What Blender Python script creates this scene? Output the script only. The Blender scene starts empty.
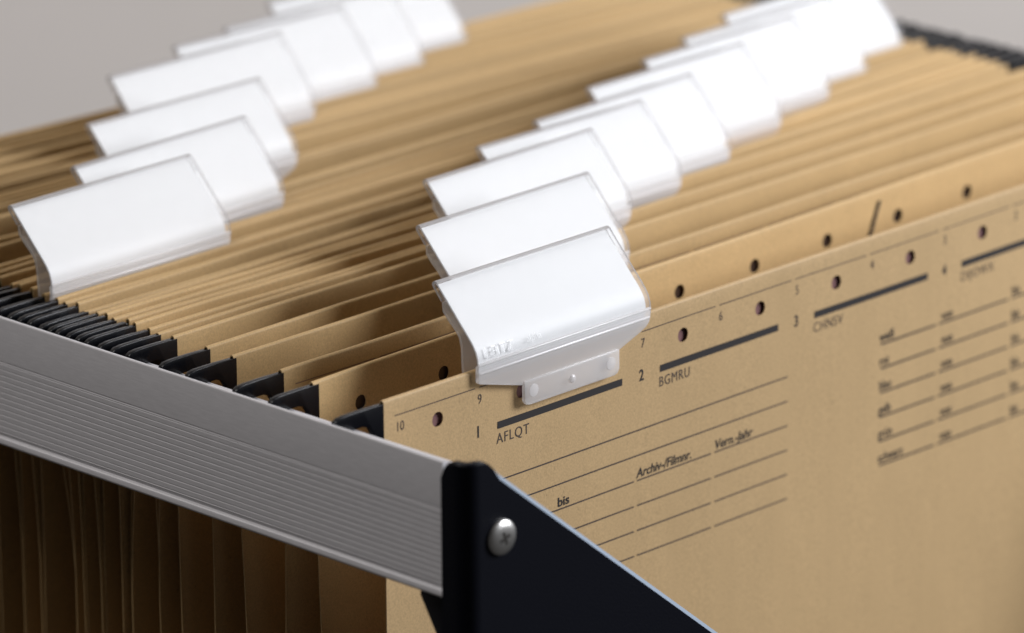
import bpy, bmesh, math, random
from mathutils import Vector, Matrix, noise
S = 0.001                                     # everything below is written in millimetres
scn = bpy.context.scene
COL = scn.collection
rnd = random.Random(7)

# ------------------------------------------------------------------ materials
def mat(name):
    m = bpy.data.materials.new(name); m.use_nodes = True
    nt = m.node_tree
    return m, nt, nt.nodes, nt.links, nt.nodes['Principled BSDF']

def principled(name, col, rough=.5, metal=0., spec=.5, var=0., scale=400, bump=0., bscale=2500, stretch=(1, 1, 1), coat=0.):
    m, nt, N, L, b = mat(name)
    b.inputs['Base Color'].default_value = (*col, 1)
    b.inputs['Roughness'].default_value = rough
    b.inputs['Metallic'].default_value = metal
    b.inputs['Specular IOR Level'].default_value = spec
    b.inputs['Coat Weight'].default_value = coat
    tc = N.new('ShaderNodeTexCoord'); mp = N.new('ShaderNodeMapping'); mp.inputs['Scale'].default_value = stretch
    L.new(tc.outputs['Object'], mp.inputs['Vector'])
    if var:
        n = N.new('ShaderNodeTexNoise'); n.inputs['Scale'].default_value = scale; n.inputs['Detail'].default_value = 6
        L.new(mp.outputs[0], n.inputs['Vector'])
        r = N.new('ShaderNodeMapRange'); r.inputs['From Min'].default_value = .3; r.inputs['From Max'].default_value = .7
        r.inputs['To Min'].default_value = 1 - var; r.inputs['To Max'].default_value = 1 + var
        L.new(n.outputs['Fac'], r.inputs['Value'])
        h = N.new('ShaderNodeHueSaturation'); h.inputs['Color'].default_value = (*col, 1)
        L.new(r.outputs[0], h.inputs['Value']); L.new(h.outputs[0], b.inputs['Base Color'])
    if bump:
        n2 = N.new('ShaderNodeTexNoise'); n2.inputs['Scale'].default_value = bscale; n2.inputs['Detail'].default_value = 4
        L.new(mp.outputs[0], n2.inputs['Vector'])
        bp = N.new('ShaderNodeBump'); bp.inputs['Strength'].default_value = bump; bp.inputs['Distance'].default_value = .0002
        L.new(n2.outputs['Fac'], bp.inputs['Height']); L.new(bp.outputs[0], b.inputs['Normal'])
    return m

def kraft(name, col):
    """recycled kraft card: fibre speckle, faint vertical calender streaks, cloudy tone"""
    m, nt, N, L, b = mat(name)
    b.inputs['Roughness'].default_value = .58
    b.inputs['Specular IOR Level'].default_value = .34
    tc = N.new('ShaderNodeTexCoord')
    def nz(scale, stretch, detail=4):
        mp = N.new('ShaderNodeMapping'); mp.inputs['Scale'].default_value = stretch
        L.new(tc.outputs['Object'], mp.inputs['Vector'])
        n = N.new('ShaderNodeTexNoise'); n.inputs['Scale'].default_value = scale; n.inputs['Detail'].default_value = detail
        L.new(mp.outputs[0], n.inputs['Vector']); return n.outputs['Fac']
    def rng(x, a, c):
        r = N.new('ShaderNodeMapRange'); r.inputs['From Min'].default_value = .3; r.inputs['From Max'].default_value = .7
        r.inputs['To Min'].default_value = a; r.inputs['To Max'].default_value = c
        L.new(x, r.inputs['Value']); return r.outputs[0]
    def mul(a, c):
        k = N.new('ShaderNodeMath'); k.operation = 'MULTIPLY'; L.new(a, k.inputs[0]); L.new(c, k.inputs[1]); return k.outputs[0]
    fib = nz(2300, (1, 1, .9), 5); streak = nz(600, (1, 1, .02), 3); cloud = nz(22, (1, 1, 1), 3)
    v = mul(mul(rng(fib, .86, 1.13), rng(streak, .988, 1.012)), rng(cloud, .97, 1.03))
    fl = nz(1500, (1, .9, .55), 2)
    r = N.new('ShaderNodeMapRange'); r.inputs['From Min'].default_value = .66; r.inputs['From Max'].default_value = .74
    r.inputs['To Min'].default_value = 1.; r.inputs['To Max'].default_value = .8; L.new(fl, r.inputs['Value'])
    v = mul(v, r.outputs[0])
    oi = N.new('ShaderNodeObjectInfo')
    r = N.new('ShaderNodeMapRange'); r.inputs['To Min'].default_value = .88; r.inputs['To Max'].default_value = 1.08
    L.new(oi.outputs['Random'], r.inputs['Value'])
    v = mul(v, r.outputs[0])
    h = N.new('ShaderNodeHueSaturation'); h.inputs['Color'].default_value = (*col, 1)
    L.new(v, h.inputs['Value']); L.new(h.outputs[0], b.inputs['Base Color'])
    bp = N.new('ShaderNodeBump'); bp.inputs['Strength'].default_value = .25; bp.inputs['Distance'].default_value = .0001
    L.new(fib, bp.inputs['Height'])
    wv = nz(45, (1, 1, .35), 2)
    b2 = N.new('ShaderNodeBump'); b2.inputs['Strength'].default_value = .5; b2.inputs['Distance'].default_value = .0012
    L.new(wv, b2.inputs['Height']); L.new(bp.outputs[0], b2.inputs['Normal']); L.new(b2.outputs[0], b.inputs['Normal'])
    return m

def clear_plastic(name, keep, tint=(1, 1, 1), diff=(.86, .86, .87), rough=.38, gloss=.8):
    """thin polystyrene: mostly see-through, a little milky, glossy skin"""
    m, nt, N, L, b = mat(name)
    N.remove(b); out = N['Material Output']
    tr = N.new('ShaderNodeBsdfTransparent'); tr.inputs[0].default_value = (*tint, 1)
    d = N.new('ShaderNodeBsdfDiffuse'); d.inputs[0].default_value = (*diff, 1)
    t = N.new('ShaderNodeBsdfTranslucent'); t.inputs[0].default_value = (*diff, 1)
    dt = N.new('ShaderNodeMixShader'); dt.inputs[0].default_value = .28
    L.new(d.outputs[0], dt.inputs[1]); L.new(t.outputs[0], dt.inputs[2])
    a = N.new('ShaderNodeMixShader'); a.inputs[0].default_value = keep
    L.new(dt.outputs[0], a.inputs[1]); L.new(tr.outputs[0], a.inputs[2])
    g = N.new('ShaderNodeBsdfGlossy'); g.inputs['Roughness'].default_value = rough; g.inputs['Color'].default_value = (1, 1, 1, 1)
    fr = N.new('ShaderNodeLayerWeight'); fr.inputs[0].default_value = .5
    pw = N.new('ShaderNodeMath'); pw.operation = 'POWER'; pw.inputs[1].default_value = 4.; L.new(fr.outputs['Facing'], pw.inputs[0])
    k = N.new('ShaderNodeMath'); k.operation = 'MULTIPLY_ADD'; k.inputs[1].default_value = .55*gloss; k.inputs[2].default_value = .035*gloss
    L.new(pw.outputs[0], k.inputs[0])
    f = N.new('ShaderNodeMixShader'); L.new(k.outputs[0], f.inputs[0])
    L.new(a.outputs[0], f.inputs[1]); L.new(g.outputs[0], f.inputs[2]); L.new(f.outputs[0], out.inputs[0])
    return m

M = dict(
    kraft=kraft('kraft_card', (.56, .376, .174)), kraft_lit=kraft('kraft_card_lit', (.585, .398, .20)),  # same card twice; the front panel's is painted paler for the light it catches
    ink=principled('printed_ink', (.022, .018, .018), .6),
    ink_thin=principled('printed_ink_thin', (.07, .05, .04), .6),
    ink_faint=principled('printed_ink_faint', (.22, .13, .08), .6),
    black=principled('black_plastic', (.004, .0042, .006), .26, spec=.3, bump=.15, bscale=900),
    brown_strip=principled('brown_strip', (.055, .034, .026), .3),
    mauve=principled('mauve_strip', (.21, .105, .105), .5),
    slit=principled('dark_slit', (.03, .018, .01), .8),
    alu=principled('anodised_aluminium', (.70, .685, .705), .5, metal=.1, var=.05, scale=2200, stretch=(1, .12, 1), bump=.12, bscale=3000),
    steel_black=principled('black_powder_coat', (.0025, .003, .0065), .45, bump=.3, bscale=1600, spec=.16),
    cut_edge_glint=principled('plate_edge_highlight', (.27, .33, .41), .45, metal=.1),  # bluish highlight along the plate's top edge, painted into its colour
    screw=principled('zinc_screw', (.88, .86, .83), .33, metal=1., bump=.1, bscale=1500),
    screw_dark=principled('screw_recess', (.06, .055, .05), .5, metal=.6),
    paper=principled('white_label_paper', (.86, .86, .855), .6, var=.012, scale=300),
    shell=clear_plastic('clear_tab_plastic', .86, rough=.45, gloss=.25),
    edge=clear_plastic('tab_plastic_edge', .15, diff=(.52, .50, .50), rough=.3),
    frost=clear_plastic('milky_tab_plastic', .47, diff=(.97, .95, .945), rough=.22, gloss=1.3),
    leg=clear_plastic('tab_leg_plastic', .55, diff=(.80, .78, .76), rough=.2),
    emboss=principled('embossed_letter_plastic', (.9, .9, .9), .4),
)

# ------------------------------------------------------------------ helpers
def link(name, me, m, parent=None, smooth=None):
    o = bpy.data.objects.new(name, me); COL.objects.link(o)
    for k in (m if isinstance(m, (list, tuple)) else [m]):
        me.materials.append(k)
    if parent: o.parent = parent
    if smooth is not None:
        for p in me.polygons: p.use_smooth = True
        sh = smooth
        bm = bmesh.new(); bm.from_mesh(me)
        for e in bm.edges:
            if len(e.link_faces) == 2 and e.calc_face_angle(0) > math.radians(sh): e.smooth = False
        bm.to_mesh(me); bm.free()
    return o
def mesh(name, vs, fs, mi=None):
    me = bpy.data.meshes.new(name)
    me.from_pydata([(v[0]*S, v[1]*S, v[2]*S) for v in vs], [], fs)
    if mi:
        for p, k in zip(me.polygons, mi): p.material_index = k
    me.update(); return me
def fix(me):
    bm = bmesh.new(); bm.from_mesh(me)
    bmesh.ops.recalc_face_normals(bm, faces=bm.faces[:]); bm.to_mesh(me); bm.free(); return me
def empty(name, loc, rz=0, label=None, cat=None, group=None):
    o = bpy.data.objects.new(name, None); COL.objects.link(o)
    o.empty_display_size = .01
    o.location = [c*S for c in loc]; o.rotation_euler.z = rz
    tag(o, label, cat, group); return o
def tag(o, label=None, cat=None, group=None, kind=None):
    for k, v in (('label', label), ('category', cat), ('group', group), ('kind', kind)):
        if v: o[k] = v
def extrude_poly(name, pts, axis, a, b, bevel=0.):
    """closed polygon in the plane normal to axis, extruded from a to b (mm), optional bevel"""
    bm = bmesh.new()
    def P(p, c):
        return {'x': (c, p[0], p[1]), 'y': (p[0], c, p[1]), 'z': (p[0], p[1], c)}[axis]
    lo = [bm.verts.new(Vector(P(p, a))*S) for p in pts]; hi = [bm.verts.new(Vector(P(p, b))*S) for p in pts]
    n = len(pts)
    bm.faces.new(lo[::-1]); bm.faces.new(hi)
    for i in range(n): bm.faces.new((lo[i], lo[(i+1) % n], hi[(i+1) % n], hi[i]))
    bmesh.ops.recalc_face_normals(bm, faces=bm.faces[:])
    if bevel:
        es = [e for e in bm.edges if len(e.link_faces) == 2 and e.calc_face_angle(0) > .6]
        bmesh.ops.bevel(bm, geom=es, offset=bevel*S, segments=2, affect='EDGES', profile=.5, clamp_overlap=True)
    me = bpy.data.meshes.new(name); bm.to_mesh(me); bm.free(); return me
def join(name, mes):
    bm = bmesh.new()
    for me in mes:
        bm.from_mesh(me)
    out = bpy.data.meshes.new(name); bm.to_mesh(out); bm.free()
    for me in mes: bpy.data.meshes.remove(me)
    return out
_txt = []
def text_mesh(body, size, x, z, italic=0., sx=1., thick=0., align='LEFT', space=1.):
    """flat lettering as triangles, returned as mm (x, z) verts + faces"""
    cu = bpy.data.curves.new('lettering', 'FONT'); cu.body = body; cu.size = size; cu.align_x = align
    cu.shear = italic; cu.space_character = space; cu.offset = thick; cu.resolution_u = 3
    o = bpy.data.objects.new('lettering', cu); COL.objects.link(o)
    bpy.context.view_layer.update()
    me = bpy.data.meshes.new_from_object(o.evaluated_get(bpy.context.evaluated_depsgraph_get()))
    vs = [(v.co.x*sx + x, v.co.y + z) for v in me.vertices]; fs = [tuple(p.vertices) for p in me.polygons]
    bpy.data.objects.remove(o); bpy.data.curves.remove(cu); bpy.data.meshes.remove(me)
    return vs, fs

# ------------------------------------------------------------------ hanging folders
W = 337.4                 # width of the card
RO, RI = 0.72, 0.42       # outer / inner radius of the folded top
HZ, HR = -9.4, 1.95       # hole height, hole radius
HX0 = [18.7 + 30*k for k in range(11)]

class Panel:
    def __init__(s, y0, yr, yb, seed, amp=1., dx=0., dh=0.):
        s.y0, s.yr, s.yb, s.seed, s.amp, s.dx, s.dh = y0, yr, yb, seed, amp, dx, dh
        s.pull = 0.; s.pair = 0.; s.plen = 60.
        s.h = {4: -.2}.get(seed, 0.) if seed < 7 else random.Random(seed).uniform(-1.05, .35)
    def y(s, x, z=0):                                   # centre line of the folded top
        t = max(0., -z/230.)
        base = s.y0 + (s.yr - s.y0)*x/340.
        w = noise.noise(Vector((x*.011, z*.009, s.seed*3.7)))*.55 + noise.noise(Vector((x*.03, z*.02, s.seed*5.1)))*.16
        k = min(1., max(0., (-z-8)/70.)); k = k*k*(3-2*k)    # below the rail the cards lean together in clumps
        if s.pair:                                          # the two cards of a folder close up between their hooks
            u = min(1., max(0., min(x, W - x)/s.plen)); u = u*u*(3-2*u)
            base += s.pair*u*(1-k)
        base += s.pull*k
        if base > 45:
            q = min(1., (base-45)/20.)
            base += q*k*(1.6*math.sin(base*.2856 + 1.2) + 3.*math.sin(base*.085 + .4 + x*.004) + .3*math.sin(base*.63))
        return base + (s.yb - s.y0)*t*t + s.amp*w*(1 + 5*t)
    def dz(s, x):
        return s.h + s.amp*(noise.noise(Vector((x*.012, s.seed*2.3, 4.)))*.45 + noise.noise(Vector((x*.05, s.seed*1.3, 9.)))*.10)

def panel_mesh(P, back=False):
    # columns
    xs = [0., 6.]
    HX = [h + P.dh for h in HX0]
    for h in HX: xs += [h-4, h-2, h, h+2, h+4]
    xs += [W-6., W]
    xs = sorted(set(round(x, 3) for x in xs if 0 <= x <= W))
    def profile(r):
        pr = [(-r, z) for z in (-230, -190, -150, -120, -95, -75, -60, -45, -32, -22, HZ-4, HZ-2, HZ, HZ+2, HZ+4, -3.2)]
        for k in range(9):
            a = math.pi*k/8
            pr.append((-r*math.cos(a), -RO + r*math.sin(a)))
        pr += [(r, -4.), (r, -10.), (r, -17.)]
        return pr
    pro, pri = profile(RO), profile(RI)
    nc, nr = len(xs), len(pro)
    vs, fs = [], []
    def add(pr):
        base = len(vs)
        for x in xs:
            for (py, z) in pr:
                vs.append((x, P.y(x, z) + py, z + P.dz(x)*max(0., 1+z/60.)))
        return base
    def v(b, i, j): return b + i*nr + j
    b0 = add(pro); b1 = add(pri)
    j0 = 10                                            # rows HZ-4 .. HZ+4 are 10..14
    holes = {}
    for h in HX:
        i0 = min(range(nc), key=lambda i: abs(xs[i]-(h-4)))
        for i in range(i0, i0+4):
            for j in range(j0, j0+4): holes[(i, j)] = (h, i0)
    faces_o = []
    def ring(i0):                                      # 16 verts around the 5x5 block
        r = []
        for k in range(4): r.append((i0+k, j0))
        for k in range(4): r.append((i0+4, j0+k))
        for k in range(4): r.append((i0+4-k, j0+4))
        for k in range(4): r.append((i0, j0+4-k))
        return r
    for layer, b, r in ((0, b0, RO), (1, b1, RI)):
        for i in range(nc-1):
            for j in range(nr-1):
                if (i, j) in holes: continue
                q = (v(b, i, j), v(b, i+1, j), v(b, i+1, j+1), v(b, i, j+1))
                fs.append(q if layer == 0 else q[::-1])
    circ = {}
    for layer, b, r in ((0, b0, RO), (1, b1, RI)):
        for h in HX:
            i0 = min(range(nc), key=lambda i: abs(xs[i]-(h-4)))
            rg = ring(i0); cs = []
            for (i, j) in rg:
                dx, dz = xs[i]-h, pro[j][1]-HZ
                d = math.hypot(dx, dz); x, z = h + dx/d*HR, HZ + dz/d*HR
                cs.append(len(vs)); vs.append((x, P.y(x, z) - r, z + P.dz(x)*max(0., 1+z/60.)))
            circ[(layer, h)] = cs
            for k in range(16):
                a, c = rg[k], rg[(k+1) % 16]
                q = (v(b, *a), v(b, *c), cs[(k+1) % 16], cs[k])
                fs.append(q if layer == 0 else q[::-1])
    for h in HX:
        o, n = circ[(0, h)], circ[(1, h)]
        for k in range(16): fs.append((o[k], o[(k+1) % 16], n[(k+1) % 16], n[k]))
    for i in range(nc-1):
        fs.append((v(b0, i, 0), v(b1, i, 0), v(b1, i+1, 0), v(b0, i+1, 0)))
        fs.append((v(b0, i, nr-1), v(b0, i+1, nr-1), v(b1, i+1, nr-1), v(b1, i, nr-1)))
    for j in range(nr-1):
        fs.append((v(b0, 0, j), v(b0, 0, j+1), v(b1, 0, j+1), v(b1, 0, j)))
        fs.append((v(b0, nc-1, j), v(b1, nc-1, j), v(b1, nc-1, j+1), v(b0, nc-1, j+1)))
    return fix(mesh('panel', vs, fs))

HOOK = [(-.0, -.75), (-7, -.55), (-13.4, -.55), (-15.6, -.8), (-16.7, -1.5), (-17.1, -2.8), (-17.1, -8.6), (-14.6, -8.6),
        (-14.0, -6.6), (-13.0, -5.35), (-11.5, -4.9), (-7.2, -4.9), (-5.2, -5.6), (-4.0, -7.4), (-3.4, -10.2), (-2.6, -12.6), (0., -13.2)]
def bar_mesh(P, t=.34, zb=-13.0):
    """flat bar with a hook at each end; the long middle runs inside the folded card and bends with it"""
    ends = []
    for pts in (HOOK[::-1], [(W - x, z) for x, z in HOOK]):
        me = extrude_poly('bar', pts, 'y', -.78, .78, .28); ends.append(me)
    n = 40; vs, fs = [], []
    for i in range(n+1):
        x = W*i/n
        vs += [(x, -t, zb), (x, -t, -1.5), (x, -t+.12, -1.3), (x, t-.12, -1.3), (x, t, -1.5), (x, t, zb)]
    for i in range(n):
        for k in range(6): fs.append((6*i+k, 6*i+6+k, 6*i+6+(k+1) % 6, 6*i+(k+1) % 6))
    me = join('bar', ends + [fix(mesh('bar', vs, fs))])
    me.transform(Matrix.Translation((0, 0, min(P.h, 0)*.5*S)))
    for v in me.vertices:
        xx = v.co.x/S; v.co.y += (P.y(min(max(xx, 0), W), -6) + (P.yr - P.y0)*(xx - min(max(xx, 0), W))/340.)*S
    return me

# (front row, rear row): y at the left end, y at the right end, in mm from the first folder's face
_R = random.Random(11)
ROWS = [(.72, 7.2), (23.6, 35.6), (36.2, 44.8), (53.6, 61.2), (63.4, 70), (75.4, 80.), (81.5, 88.6), (86.4, 92.8), (90.6, 97.2),
        (94.7, 101.6), (98.6, 106), (102.3, 110), (106, 114), (109.6, 118.4), (113.2, 122.), (117., 126.), (121., 129.8),
        (127.0, 134.), (131.4, 138.), (136.0, 143.), (140.0, 148.), (144.0, 152.), (148., 156.2), (152.4, 161.),
        (166.5, 169.5), (171.0, 173.4), (187.0, 177.4), (191.0, 181.), (195., 184.6), (199.2, 188.2), (203.2, 191.8), (207.2, 195.4),
        (211.2, 199.), (215.2, 202.6), (220., 206.2), (224.6, 209.8), (229., 213.4), (233.4, 217.), (237.6, 220.4), (241.8, 223.8), (246., 227.2), (250., 230.6)]
# real folders are never pushed up evenly: nudge the packed ones
ROWS = [(a, b) if i < 7 else (a + _R.uniform(-.55, .55), b + _R.uniform(-.45, .45)) for i, (a, b) in enumerate(ROWS)]
assert len(ROWS) % 2 == 0
FLABEL = {
 0: 'front hanging folder of brown kraft card, its face printed with numbers, ruled lines and words',
 1: 'kraft hanging folder right behind the printed front one, second white tab on its edge',
 2: 'kraft hanging folder third from the front, its two edges well apart',
}
TABFOLD = {}
panels = []
folders = []
for f in range(len(ROWS)//2):
    (a0, ar), (b0, br) = ROWS[2*f], ROWS[2*f+1]
    mid = a0 + (b0 - a0)*.5 if b0 - a0 < 14 else a0 + 8
    lean = 0 if f == 0 else rnd.uniform(-2.2, 2.6)
    Pa = Panel(a0, ar, mid - .7 + lean - (6 if f == 0 else 0), f*2+1, .45 if f == 0 else .9, 0 if f < 1 else rnd.uniform(-1, 1), 0 if f < 1 else rnd.uniform(-1.5, 1.5))
    Pb = Panel(b0, br, mid + .7 + lean, f*2+2, .6 if f < 3 else .9, -2. if f == 0 else rnd.uniform(-1.2, 1), -2.2 if f == 0 else rnd.uniform(-1.5, 1.5))
    if b0 - a0 < 12: Pb.pull = a0 + .75 - b0
    if f > 2:
        Pb.pair = -max(0., min(b0 - a0, br - ar) - 1.55)*rnd.uniform(.85, 1.); Pb.plen = rnd.uniform(25, 110)
    if f == 0: Pa.yb = .72
    panels += [Pa, Pb]
    root = empty('hanging_folder', (0, 0, 0), 0, None, 'hanging folder', 'kraft hanging folders in the file drawer')
    # anchor at the folder's own place: children keep their mm coordinates through the inverse offset
    root.location = (0, a0*S, 0)
    def part(name, me, m, par, sm=None, dx=0.):
        me.transform(Matrix.Translation((dx*S, -a0*S, 0)))
        return link(name, me, m, par, sm)
    fp = part('front_panel', panel_mesh(Pa), M['kraft_lit' if f == 0 else 'kraft'], root, 40, Pa.dx)
    bpn = part('back_panel', panel_mesh(Pb), M['kraft'], root, 40, Pb.dx)
    part('hook_bar', bar_mesh(Pa, .28 if f == 0 else .34, -6.3 if f == 0 else -13.), M['black'], root, 35)
    part('hook_bar', bar_mesh(Pb, .34, -6.3 if f < 2 else -13.), M['black'], root, 35)
    folders.append((root, fp, bpn, Pa, Pb, a0))

# --- printing on the front folder (a sub-part of its front panel)
P0 = folders[0][3]
ink_v, ink_f, ink_m = [], [], []
def on_front(x, z, off=.07):
    return (x, P0.y(x, z) - RO - off, z + P0.dz(x)*max(0., 1+z/60.))
def put(vs, fs, m=0):
    b = len(ink_v)
    ink_v.extend(on_front(x, z) for x, z in vs); ink_f.extend(tuple(b+i for i in f) for f in fs); ink_m.extend([m]*len(fs))
def rule(x0, x1, z, t, m=0, z1=None):
    n = max(1, int(abs(x1-x0)/6)); vs = []; fs = []
    z1 = z if z1 is None else z1
    for i in range(n+1):
        x = x0 + (x1-x0)*i/n; zz = z + (z1-z)*i/n
        vs += [(x, zz-t/2), (x, zz+t/2)]
    for i in range(n): fs.append((2*i, 2*i+2, 2*i+3, 2*i+1))
    put(vs, fs, m)
def word(body, size, x, z, m=0, **k):
    put(*text_mesh(body, size, x, z, **k), m)
def zt(z, size): return z - size*.36
for n in range(10, 0, -1):                                     # slot numbers
    x = 3.4 + 29.9*(10-n)
    word(str(n), 3.6, x + (2.1 if n == 10 else .3), zt(-7.7, 3.6), 1, align='CENTER', sx=.85)
for k, s in enumerate('12345'):
    word(s, 4.3, 32.9 + 60*k, zt(-16.2, 4.3), 0, align='CENTER', sx=.85, thick=.09)
for k, s in enumerate(('AFLQT', 'BGMRU', 'CHNSV', 'DIJOWX', 'EKPYZ')):
    rule(39.8 + 60.1*k, 85.6 + 60.2*k, -16.35, 1.9)
    vs, fs = text_mesh(s, 3.9, 0, 0, thick=0., space=1.12)
    w = max(v[0] for v in vs); tw = 11.8 if k < 3 else 14
    put([(39.4 + 60.1*k + v[0]*tw/w, v[1] - 21.2) for v in vs], fs, 1)
for k in range(10):                                            # thin line under the fold, broken at each slot
    x = 3.7 + 29.75*k
    rule(x, x + 28.2, -4.7, .28, 1)
Z0 = -30.9
for j in range(6):
    z = Z0 - 6.79*j
    if j < 2: rule(31., 149.6, z, .42, 1)
    else:
        rule(31., 90.0, z, .42, 1); rule(91.2, 119.6, z, .42, 1); rule(121., 149.6, z, .42, 1)
for s, x in (('von', 32.), ('bis', 61.3), ('Archiv-/Filmnr.', 91.), ('Vern.-Jahr', 120.9)):
    vs, fs = text_mesh(s, 3.5, 0, 0, italic=.18 if x > 80 else 0., thick=.07)
    w = max(v[0] for v in vs); tw = {'A': 21., 'V': 15.2, 'b': 4.4, 'v': 5.}[s[0]]
    put([(x + v[0]*tw/w, v[1] - 43.7) for v in vs], fs, 0)
for j, s in enumerate(('weiß', 'rot', 'blau', 'gelb', 'grün', 'schwarz')):
    z = -31.0 - 6.85*j
    rule(187, 209.6, z, .55, 0); rule(211, 240, z, .55, 0); rule(241.4, 272, z, .55, 0); rule(273.4, 303, z, .55, 0)
    vs, fs = text_mesh(s, 3.7, 0, 0, thick=.06); put([(186.4 + v[0]*.85, v[1]+z+.8) for v in vs], fs, 0)
    for x in (212., 241.6): 
        vs, fs = text_mesh('von' if x < 230 else 'bis', 3.7, 0, 0, thick=.05); put([(x + v[0]*.85, v[1]+z+.8) for v in vs], fs, 0)
me = mesh('printing', ink_v, ink_f, ink_m)
me.transform(Matrix.Translation((0, -folders[0][5]*S, 0)))
link('printing', me, [M['ink'], M['ink_thin']], folders[0][1])
# plastic strips inside the folds, seen through the punched holes: mauve in the front card, dark brown in the next ones
def strip(P, par, m, a0, y0, y1):
    vs, fs = [], []
    for i in range(61):
        x = 1 + (W-2)*i/60
        for (dy, z) in ((y0, -12.8), (y0, -6.6), (y1, -6.6), (y1, -12.8)): vs.append((x, P.y(x, z) + dy, z))
    for i in range(60):
        for k in range(4): fs.append((4*i+k, 4*i+4+k, 4*i+4+(k+1) % 4, 4*i+(k+1) % 4))
    fs += [(0, 1, 2, 3), (240, 243, 242, 241)]
    me = fix(mesh('stiffening_strip', vs, fs)); me.transform(Matrix.Translation((0, -a0*S, 0)))
    link('stiffening_strip', me, m, par)
strip(P0, folders[0][1], M['mauve'], folders[0][5], .22, .32)
strip(folders[0][4], folders[0][2], M['brown_strip'], folders[0][5], .22, .32)
strip(folders[1][4], folders[1][2], M['brown_strip'], folders[1][5], .22, .32)
# dark slanting slit in the rear edge of the front folder
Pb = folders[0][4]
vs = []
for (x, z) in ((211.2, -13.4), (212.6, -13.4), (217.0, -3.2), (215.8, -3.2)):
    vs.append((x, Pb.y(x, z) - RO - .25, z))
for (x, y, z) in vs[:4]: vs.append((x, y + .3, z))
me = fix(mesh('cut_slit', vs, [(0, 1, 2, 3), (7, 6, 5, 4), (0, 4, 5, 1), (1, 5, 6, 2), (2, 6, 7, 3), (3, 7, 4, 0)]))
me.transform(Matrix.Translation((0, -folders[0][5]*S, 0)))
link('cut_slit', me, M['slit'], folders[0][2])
# thin printed line along the top of the second and third folders
for fi in (1,):
    root, fp, bpn, Pa, Pb, a0 = folders[fi]
    vs, fs = [], []
    for k in range(10):
        x0 = 3.7 + 29.75*k; b = len(vs)
        for i in range(6):
            x = x0 + 28.2*i/5
            for z in (-4.55, -4.85): vs.append((x, Pa.y(x, z) - RO - .07 - a0, z + Pa.dz(x)*(1+z/60)))
        for i in range(5): fs.append((b+2*i, b+2*i+1, b+2*i+3, b+2*i+2))
    link('printed_line', fix(mesh('printed_line', vs, fs)), M['ink_faint'], fp)

# ------------------------------------------------------------------ index tabs
TW = 63.
PROF = [(-.9, -2.6), (-1.5, -.8), (-1.85, 1.2), (-1.7, 3.2), (-1.1, 5.0), (-.1, 6.6), (1.3, 8.3), (3.2, 10.3), (5.6, 12.9), (8.6, 16.2), (12.2, 20.1)]
def offset_prof(pr, d):
    out = []
    for i, p in enumerate(pr):
        a = pr[max(0, i-1)]; b = pr[min(len(pr)-1, i+1)]
        t = Vector((b[0]-a[0], b[1]-a[1])).normalized()
        out.append((p[0] + t.y*d, p[1] - t.x*d))               # towards the rear
    return out
def sweep(name, front, back, x0, x1, mi_front=0, mi_edge=0, nx=2, edge_k=()):
    n = len(front); vs = []
    xs = [x0 + (x1-x0)*i/(nx-1) for i in range(nx)]
    loop = front + back[::-1]; m = len(loop)
    for x in xs: vs += [(x, p[0], p[1]) for p in loop]
    fs, mi = [], []
    for i in range(nx-1):
        for k in range(m):
            fs.append((i*m+k, (i+1)*m+k, (i+1)*m+(k+1) % m, i*m+(k+1) % m))
            mi.append(mi_edge if k in (n-1, m-1) or k in edge_k else mi_front)
    for base in (0, (nx-1)*m):
        for k in range(n-1):
            fs.append((base+k, base+k+1, base+m-2-k, base+m-1-k)); mi.append(mi_edge)
    return fix_keep(mesh(name, vs, fs, mi))
def fix_keep(me): return fix(me)
def prof_at(s):                                                 # point on the front profile by height z
    for a, b in zip(PROF, PROF[1:]):
        if a[1] <= s <= b[1]:
            t = (s-a[1])/(b[1]-a[1]); return a[0] + (b[0]-a[0])*t
    return PROF[-1][0]

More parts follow.
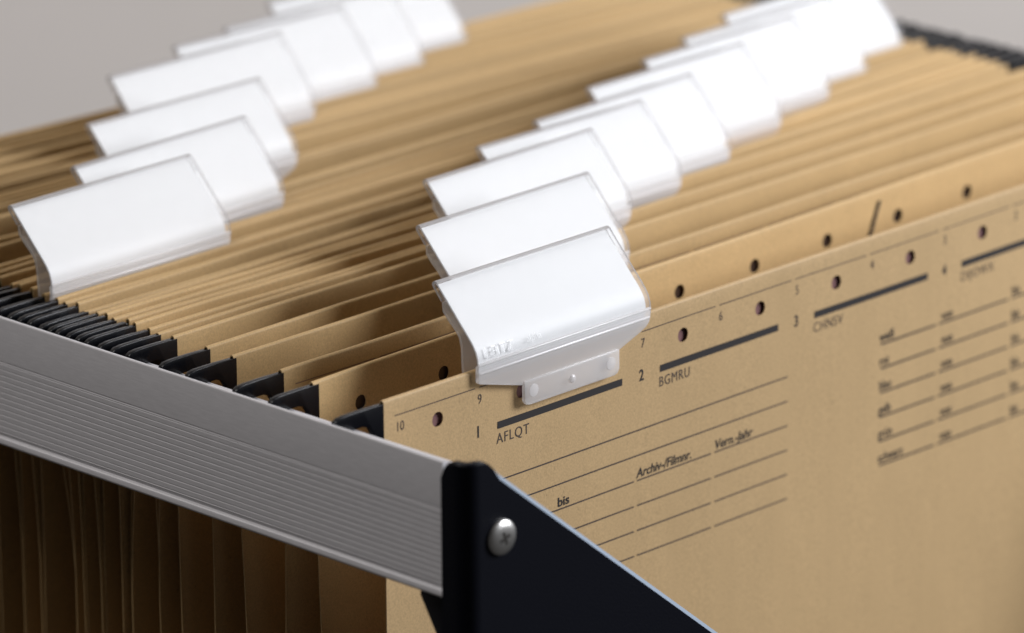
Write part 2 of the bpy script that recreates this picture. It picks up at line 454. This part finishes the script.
def make_tab(lettering):
    root = empty('index_tab', (0, 0, 0), 0, None, 'index tab', 'white index tabs on the folders')
    top = PROF[-1]
    # clear shell: front skin, rounded head folded back into a short lip
    head = [(12.75, 20.5), (13.4, 20.5), (13.95, 20.1), (14.1, 19.5)]
    lip = [(13.85, 18.9), (12.4, 17.2), (11.0, 15.6)]
    front = PROF + head + lip
    back = offset_prof(PROF, .5) + [(13.0, 19.9), (13.2, 19.9), (13.4, 19.75), (13.45, 19.5)] + [(13.25, 19.1), (11.9, 17.5), (10.5, 15.9)]
    link('shell', sweep('shell', front, back, 0, TW, 0, 1, 2, range(len(PROF)-1, len(PROF)+2)), [M['shell'], M['edge']], root, 40)
    # white paper slid in behind the skin
    ins_f = offset_prof([p for p in PROF if p[1] > -.85], .62); ins_b = offset_prof([p for p in PROF if p[1] > -.85], .92)
    link('paper_insert', sweep('paper_insert', ins_f, ins_b, .45, TW-1.3, 0, 0), M['paper'], root, 40)
    # milky clip in front of the card: tapered lip, two ridges, foot plate with a stud
    lipm = extrude_poly('lip', [(0, 1.3), (0, -2.9), (.5, -3.3), (15.6, -7.3), (50.4, -7.0), (59.2, -3.9), (61.4, -2.9), (62.6, -1.7), (TW, -.3), (TW, 1.3)], 'y', -1.75, -.55, .25)
    r1 = extrude_poly('ridge', [(-1.98, 1.4), (-1.98, 1.8), (-1.5, 2.1), (-1.5, 1.1)], 'x', 0, TW, .12)
    r2 = extrude_poly('ridge', [(-1.95, -.9), (-1.95, -.5), (-1.6, -.1), (-1.6, -1.2)], 'x', 0.4, TW-.4, .12)
    foot = extrude_poly('foot', [(16., -6.3), (16., -11.6), (16.7, -12.6), (18, -12.9), (49, -12.9), (50.2, -12.5), (50.9, -11.4), (50.9, -6.3)], 'y', -2.2, -1.1, .3)
    bm = bmesh.new()
    def stud(x, z, r, h, y):
        mtx = Matrix.Translation((x*S, y*S, z*S)) @ Matrix.Rotation(math.pi/2, 4, 'X')
        g = bmesh.ops.create_uvsphere(bm, u_segments=20, v_segments=10, radius=r*S, matrix=Matrix.Translation((x*S, y*S, z*S)) @ Matrix.Diagonal((1, h/r, 1, 1)))
    stud(33.3, -9.7, 1.1, .6, -2.2)
    me2 = bpy.data.meshes.new('stud'); bm.to_mesh(me2); bm.free()
    discs = []
    for x in (19.2, 47.6):
        pts = [(x + 1.7*math.cos(a*math.pi/10), -9.3 + 1.7*math.sin(a*math.pi/10)) for a in range(20)]
        discs.append(extrude_poly('disc', pts, 'y', -2.29, -2.15, .05))
    link('clip_foot', join('clip_foot', [lipm, r1, r2, foot, me2] + discs), M['frost'], root, 35)
    # hooked leg behind the card
    legp = [(10.9, 15.2), (10.6, 13.2), (9.0, 11.4), (6.6, 9.4), (5.0, 7.4), (4.4, 4.6), (4.3, 1.0), (3.9, -5.)]
    legb = [(11.5, 15.2), (11.3, 12.8), (9.5, 10.9), (7.2, 8.9), (5.7, 7.1), (5.1, 4.5), (5.0, 1.0), (4.6, -5.)]
    link('rear_leg', sweep('rear_leg', legp, legb, .8, TW-.8), M['leg'], root, 40)
    if lettering:
        vs, fs = [], []
        for s, size, x, sx in (('LEITZ', 3.6, 2.6, 1.2), ('alpha', 2.6, 17.6, 1.0)):
            v2, f2 = text_mesh(s, size, 0, 0, sx=sx, thick=-.05)
            b = len(vs)
            for q in v2: vs.append((x + q[0], prof_at(3.0 + q[1]) - .10, 3.0 + q[1] + (.6 if s == 'alpha' else 0)))
            if s == 'alpha':
                for k in range(b, len(vs)): vs[k] = (vs[k][0], prof_at(vs[k][2]) - .10, vs[k][2])
            fs += [tuple(b+i for i in f) for f in f2]
        link('embossed_lettering', mesh('embossed_lettering', vs, fs), M['emboss'], root)
    return root
def copy_tree(o, parent=None):
    c = o.copy(); COL.objects.link(c)
    if parent: c.parent = parent
    for ch in list(o.children): copy_tree(ch, c)
    return c
# (row index the tab is clipped to, left end x, small lift, lean about x in degrees)
TABS = [(0, 31.5, 0, 0, 'frontmost white index tab, clipped over the printed face of the first folder'),
        (2, 61.6, 0, 0, 'white index tab directly behind the frontmost one, lower part hidden'),
        (4, 90.8, 0, 0, 'third white index tab from the front in the row that starts on the printed folder'),
        (5, 122.4, 0, 0, 'fourth white index tab from the front in the row that starts on the printed folder'),
        (6, 151.8, 0, 0, 'fifth white index tab from the front in the row that starts on the printed folder'),
        (9, 184.2, 0, 0, 'white index tab in the middle of the right row, sixth from the printed folder'),
        (11, 214.5, 0, 0, 'seventh white index tab of the right row, bright and out of focus'),
        (13, 240.8, 0, 0, 'eighth white index tab of the right row, next to last before the far right end'),
        (15, 266., 0, 0, 'farthest white index tab of the right row, by the black hooks at the back right'),
        (17, -.6, 1.8, 0, 'leftmost white index tab, frontmost of the left row, above black hook ends'),
        (20, 35.0, 1., 0, 'second white index tab of the left row, just behind the frontmost one there'),
        (24, 63.5, 1.2, 0, 'third white index tab from the front in the left row'),
        (30, 99.2, 1., 0, 'fourth white index tab from the front in the left row, seen against the grey wall'),
        (33, 131.5, .8, 0, 'fifth white index tab from the front in the left row, only its upper strip clear'),
        (35, 157., 0, 0, 'sixth white index tab of the left row, blurred, next to last before the wall'),
        (38, 186., 0, 0, 'farthest white index tab of the left row, blurred, cut by the top of the picture')]
proto = make_tab(False)
first = True
for i, (ri, x, lift, lean, lab) in enumerate(TABS):
    P = panels[ri]
    if i == 0:
        t = make_tab(True)
    elif first: t, first = proto, False
    else: t = copy_tree(proto)
    a = (P.yr - P.y0)/340.
    xm = x + TW/2
    t.location = (x*S, (P.y(xm, -3) - a*TW/2 - RO)*S, (P.dz(xm) + lift)*S)
    q = random.Random(40+i)
    t.rotation_euler = (math.radians(0 if i == 0 else q.uniform(-1.6, 1.6)), math.radians(0 if i == 0 else q.uniform(-.5, .5)), math.atan(a) + math.radians(0 if i == 0 else q.uniform(-.7, .7)))
    t['label'] = lab; t['category'] = 'index tab'; t['group'] = 'white index tabs on the folders'

# folder labels
ordw = ['first', 'second', 'third', 'fourth', 'fifth', 'sixth', 'seventh', 'eighth', 'ninth', 'tenth', 'eleventh', 'twelfth', 'thirteenth',
        'fourteenth', 'fifteenth', 'sixteenth', 'seventeenth', 'eighteenth', 'nineteenth', 'twentieth', 'twenty-first', 'twenty-second']
tabbed = {}
for i, T in enumerate(TABS): tabbed[T[0]//2] = i
rown = ['first', 'second', 'third', 'fourth', 'fifth', 'sixth', 'seventh', 'eighth', 'ninth']
for k, (root, *_r) in enumerate(folders):
    if k in FLABEL: root['label'] = FLABEL[k]
    elif k == len(folders)-1: root['label'] = 'rearmost kraft hanging folder, its edge against the grey wall behind'
    elif k in tabbed and tabbed[k] < 9: root['label'] = 'kraft hanging folder under the %s white tab of the right row' % rown[tabbed[k]]
    elif k in tabbed: root['label'] = 'kraft hanging folder under the %s white tab of the left row' % rown[tabbed[k]-9]
    else: root['label'] = 'kraft hanging folder without a tab, %s from the front of the drawer' % ordw[k]

# ------------------------------------------------------------------ the drawer frame
frame = empty('file_drawer', (-18, -48, -40), 0, 'metal file drawer frame with ribbed grey side rail and sloping black front plate', 'file drawer')
off = Matrix.Translation((18*S, 48*S, 40*S))
def fpart(name, me, m, par=None, sm=None):
    me.transform(off); return link(name, me, m, par or frame, sm)
def rail_profile():
    o = [(-17.0, -2.5), (-17.05, -1.9), (-17.35, -1.62), (-17.8, -1.62), (-18.05, -1.85), (-18.15, -2.3), (-18.15, -13.4), (-18.0, -13.6)]
    z = -13.7
    for k in range(13):
        o += [(-18.15, z-.3), (-18.06, z-.42), (-18.06, z-.56), (-18.15, z-.68)]
        z -= 1.54
    o += [(-17.9, z-.15), (-18.15, z-.6), (-18.5, z-.75), (-18.6, z-1.0), (-18.6, z-2.0), (-18.3, z-2.5), (-17.6, z-2.6), (-16.2, z-2.6), (-16.2, z-1.4), (-16.9, z-1.2)]
    o += [(-17.0, -12.), (-9.4, -12.), (-9.4, -5.1), (-9.7, -4.95), (-10.3, -4.95), (-10.6, -5.1), (-10.6, -10.8), (-17.0, -10.8)]
    return o
prof = rail_profile()
fpart('side_rail', extrude_poly('rail', prof, 'y', -39.0, 262), M['alu'], None, 25)
fpart('side_rail', extrude_poly('rail', [(W - x, z - (2.6 if x < -16 else 0)) for x, z in prof], 'y', -39.0, 262), M['alu'], None, 25)
# black front plate: returns back along the rails, top edge slopes down to a low middle
def plate():
    T = 2.4
    path = []                                              # (x, y) of the outer skin, from the left return to the right return
    xl, yf, r = -18.9, -48.0, 4.2
    path.append((xl, -38.95, 0)); path.append((xl, -40.2, 0)); path.append((xl, -41.5, 0)); path.append((xl, -42.8, 0))
    for k in range(6):
        a = math.pi/2*k/5; path.append((xl + r - r*math.cos(a), yf + r - r*math.sin(a), 0))
    for x in (-14.5, -12.8, -11.2, -9.6, -8., -6., 0, 20, 45, 60, 66, 70, 75, 80, 100, 130, 140, 146, 150, 154, 158, 164, W/2): path.append((x, yf, 0))
    right = [(W - x, y, 0) for x, y, _ in path[::-1]][1:]
    path += right
    def top(x, y):
        far = x > W/2; x = min(x, W - x)
        if y > -43: 
            d = -38.95 - y
            return -4.9 + min(1., d/3.2)**.5*4.3 
        if x < -14.6: return -.55
        if x < -8.8: 
            t = (x + 14.6)/5.8; return -.55 - 4.0*t*t - .0*t
        z = -4.5 - (x + 8.8)*(2.1 if far else .804)
        lim = -132.
        if z > lim + 5: return z
        d = (lim + 5 - z); return lim + 5 - 5*(1-math.exp(-d/5))
    n = len(path); vs = []
    for i, (x, y, _) in enumerate(path):
        a = path[max(0, i-1)]; b = path[min(n-1, i+1)]
        t = Vector((b[0]-a[0], b[1]-a[1])).normalized(); nx, ny = -t.y, t.x      # inward normal (towards the folders)
        zt_ = top(x, y)
        for (d, z) in ((0, zt_-(1.3 if -9 < min(x, W-x) else .45)), (.7 if -9 < min(x, W-x) else .4, zt_), (T-.4, zt_), (T, zt_-.45), (T, -150), (0, -150)):
            vs.append((x + nx*d, y + ny*d, z))
    fs, mi = [], []
    for i in range(n-1):
        xm = (path[i][0] + path[i+1][0])/2; xm = min(xm, W-xm)
        for k in range(6):
            fs.append((i*6+k, (i+1)*6+k, (i+1)*6+(k+1) % 6, i*6+(k+1) % 6))
            mi.append(1 if (k in (0, 1) and xm > -9.) else 0)
    fs += [(0, 1, 2, 3, 4, 5), tuple((n-1)*6+k for k in (5, 4, 3, 2, 1, 0))]; mi += [0, 0]
    return fix_keep(mesh('front_plate', vs, fs, mi))
fp = fpart('front_plate', plate(), [M['steel_black'], M['cut_edge_glint']], None, 30)
for sgn in (0, 1):
    g = [(-38.9, -36.), (-28.6, -37.6), (-28.4, -38.6), (-36.6, -52), (-38.9, -60)]
    me = extrude_poly('gusset', g, 'x', -16.0 if not sgn else W + 14.2, -14.2 if not sgn else W + 16.0, .2)
    fpart('gusset', me, M['steel_black'], fp, 30)
    # pan-head screw with a cross recess
    x0, z0 = (-7.8 if not sgn else W + 7.8), -21.1
    bm = bmesh.new()
    rings = [(4.55, 0.), (4.55, .4), (4.35, .8), (3.7, 1.15), (2.6, 1.4), (1.3, 1.5)]
    prev = None
    for (r, h) in rings:
        cur = [bm.verts.new(((x0 + r*math.cos(a*math.pi/16))*S, (-48.0 - h)*S, (z0 + r*math.sin(a*math.pi/16))*S)) for a in range(32)]
        if prev:
            for k in range(32): bm.faces.new((prev[k], prev[(k+1) % 32], cur[(k+1) % 32], cur[k]))
        prev = cur
    bm.faces.new(prev)
    bmesh.ops.recalc_face_normals(bm, faces=bm.faces[:])
    me = bpy.data.meshes.new('screw'); bm.to_mesh(me); bm.free()
    sc = fpart('screw', me, M['screw'], fp, 50)
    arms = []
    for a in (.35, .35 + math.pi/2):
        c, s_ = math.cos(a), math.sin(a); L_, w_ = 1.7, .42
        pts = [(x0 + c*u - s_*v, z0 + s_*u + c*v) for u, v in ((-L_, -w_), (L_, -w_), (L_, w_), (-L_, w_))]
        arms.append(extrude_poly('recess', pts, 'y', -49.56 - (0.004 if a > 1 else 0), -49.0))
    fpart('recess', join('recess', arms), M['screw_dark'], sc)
# drawer floor and rear plate close the frame below and behind the folders
fpart('drawer_floor', extrude_poly('floor', [(-16, -45), (W+16, -45), (W+16, 262), (-16, 262)], 'z', -262, -260), M['steel_black'], None)
fpart('rear_plate', extrude_poly('rear', [(-16.9, -261), (-16.9, -30), (W+16.9, -30), (W+16.9, -261)], 'y', 262.2, 264), M['steel_black'], None)

# ------------------------------------------------------------------ wall behind
wm, nt, N, L, b = mat('painted_wall')
b.inputs['Roughness'].default_value = .85; b.inputs['Specular IOR Level'].default_value = .2
tc = N.new('ShaderNodeTexCoord'); n1 = N.new('ShaderNodeTexNoise'); n1.inputs['Scale'].default_value = 14; n1.inputs['Detail'].default_value = 5
L.new(tc.outputs['Object'], n1.inputs['Vector'])
cr = N.new('ShaderNodeValToRGB'); cr.color_ramp.elements[0].position = .3; cr.color_ramp.elements[1].position = .7
cr.color_ramp.elements[0].color = (.655, .60, .55, 1); cr.color_ramp.elements[1].color = (.69, .628, .578, 1)
L.new(n1.outputs['Fac'], cr.inputs[0]); L.new(cr.outputs[0], b.inputs['Base Color'])
w = extrude_poly('wall', [(-1800, 0), (1800, 0), (1800, 40), (-1800, 40)], 'z', -900, 1600)
wo = link('wall', w, wm); wo['kind'] = 'structure'
wo.location = (.45, .60, 0); wo.rotation_euler.z = math.radians(-20)

# ------------------------------------------------------------------ light
wd = bpy.data.worlds.new('World'); scn.world = wd; wd.use_nodes = True
nt = wd.node_tree; N, L = nt.nodes, nt.links
bg = N['Background']
tc = N.new('ShaderNodeTexCoord'); vm = N.new('ShaderNodeVectorMath'); vm.operation = 'DOT_PRODUCT'
d = Vector((.1, -.16, .98)).normalized(); vm.inputs[1].default_value = d
L.new(tc.outputs['Generated'], vm.inputs[0])
mr = N.new('ShaderNodeMapRange'); mr.inputs['From Min'].default_value = .5; mr.inputs['From Max'].default_value = 1.
mr.inputs['To Min'].default_value = .034; mr.inputs['To Max'].default_value = .1; mr.interpolation_type = 'SMOOTHSTEP'
L.new(vm.outputs['Value'], mr.inputs['Value'])
bg.inputs['Color'].default_value = (1., .97, .94, 1)
L.new(mr.outputs[0], bg.inputs['Strength'])
def area(name, loc, target, size, power, col):
    la = bpy.data.lights.new(name, 'AREA'); la.shape = 'RECTANGLE'; la.size, la.size_y = size; la.energy = power; la.color = col
    o = bpy.data.objects.new(name, la); COL.objects.link(o); o.location = loc
    o.rotation_euler = (Vector(target) - Vector(loc)).to_track_quat('-Z', 'Y').to_euler()
    return o
area('window_light', (1.0, -.76, .50), (.12, .08, 0), (.58, .58), 22.8, (.96, .985, 1.04))

area('rail_fill', (-.42, .30, .95), (.0, .0, 0), (.4, .4), 5.2, (1., .97, .95))  # added fill from the upper left to brighten the side rail, no real lamp

# ------------------------------------------------------------------ camera (solved from the printed grid)
cam = bpy.data.cameras.new('camera'); co = bpy.data.objects.new('camera', cam); COL.objects.link(co)
co.location = (-.98992, -1.03347, .48772)
R = Matrix(((.70498597, .22480674, -.67264903), (-.70918095, .21333993, -.67197356), (-.00756129, .9507618, .30983031)))
co.rotation_euler = R.to_euler()
cam.sensor_width = 36; cam.lens = 6190.198/1024*36
cam.clip_start = .05; cam.clip_end = 50
cam.dof.use_dof = True; cam.dof.focus_distance = 1.552; cam.dof.aperture_fstop = 10.4
scn.camera = co

scn.view_settings.view_transform = 'Standard'; scn.view_settings.look = 'None'
scn.view_settings.exposure = 0; scn.view_settings.gamma = 1
scn.cycles.use_denoising = True
try: scn.cycles.denoiser = 'OPENIMAGEDENOISE'
except Exception: pass
scn.cycles.max_bounces = 10; scn.cycles.transparent_max_bounces = 24
scn.cycles.diffuse_bounces = 6
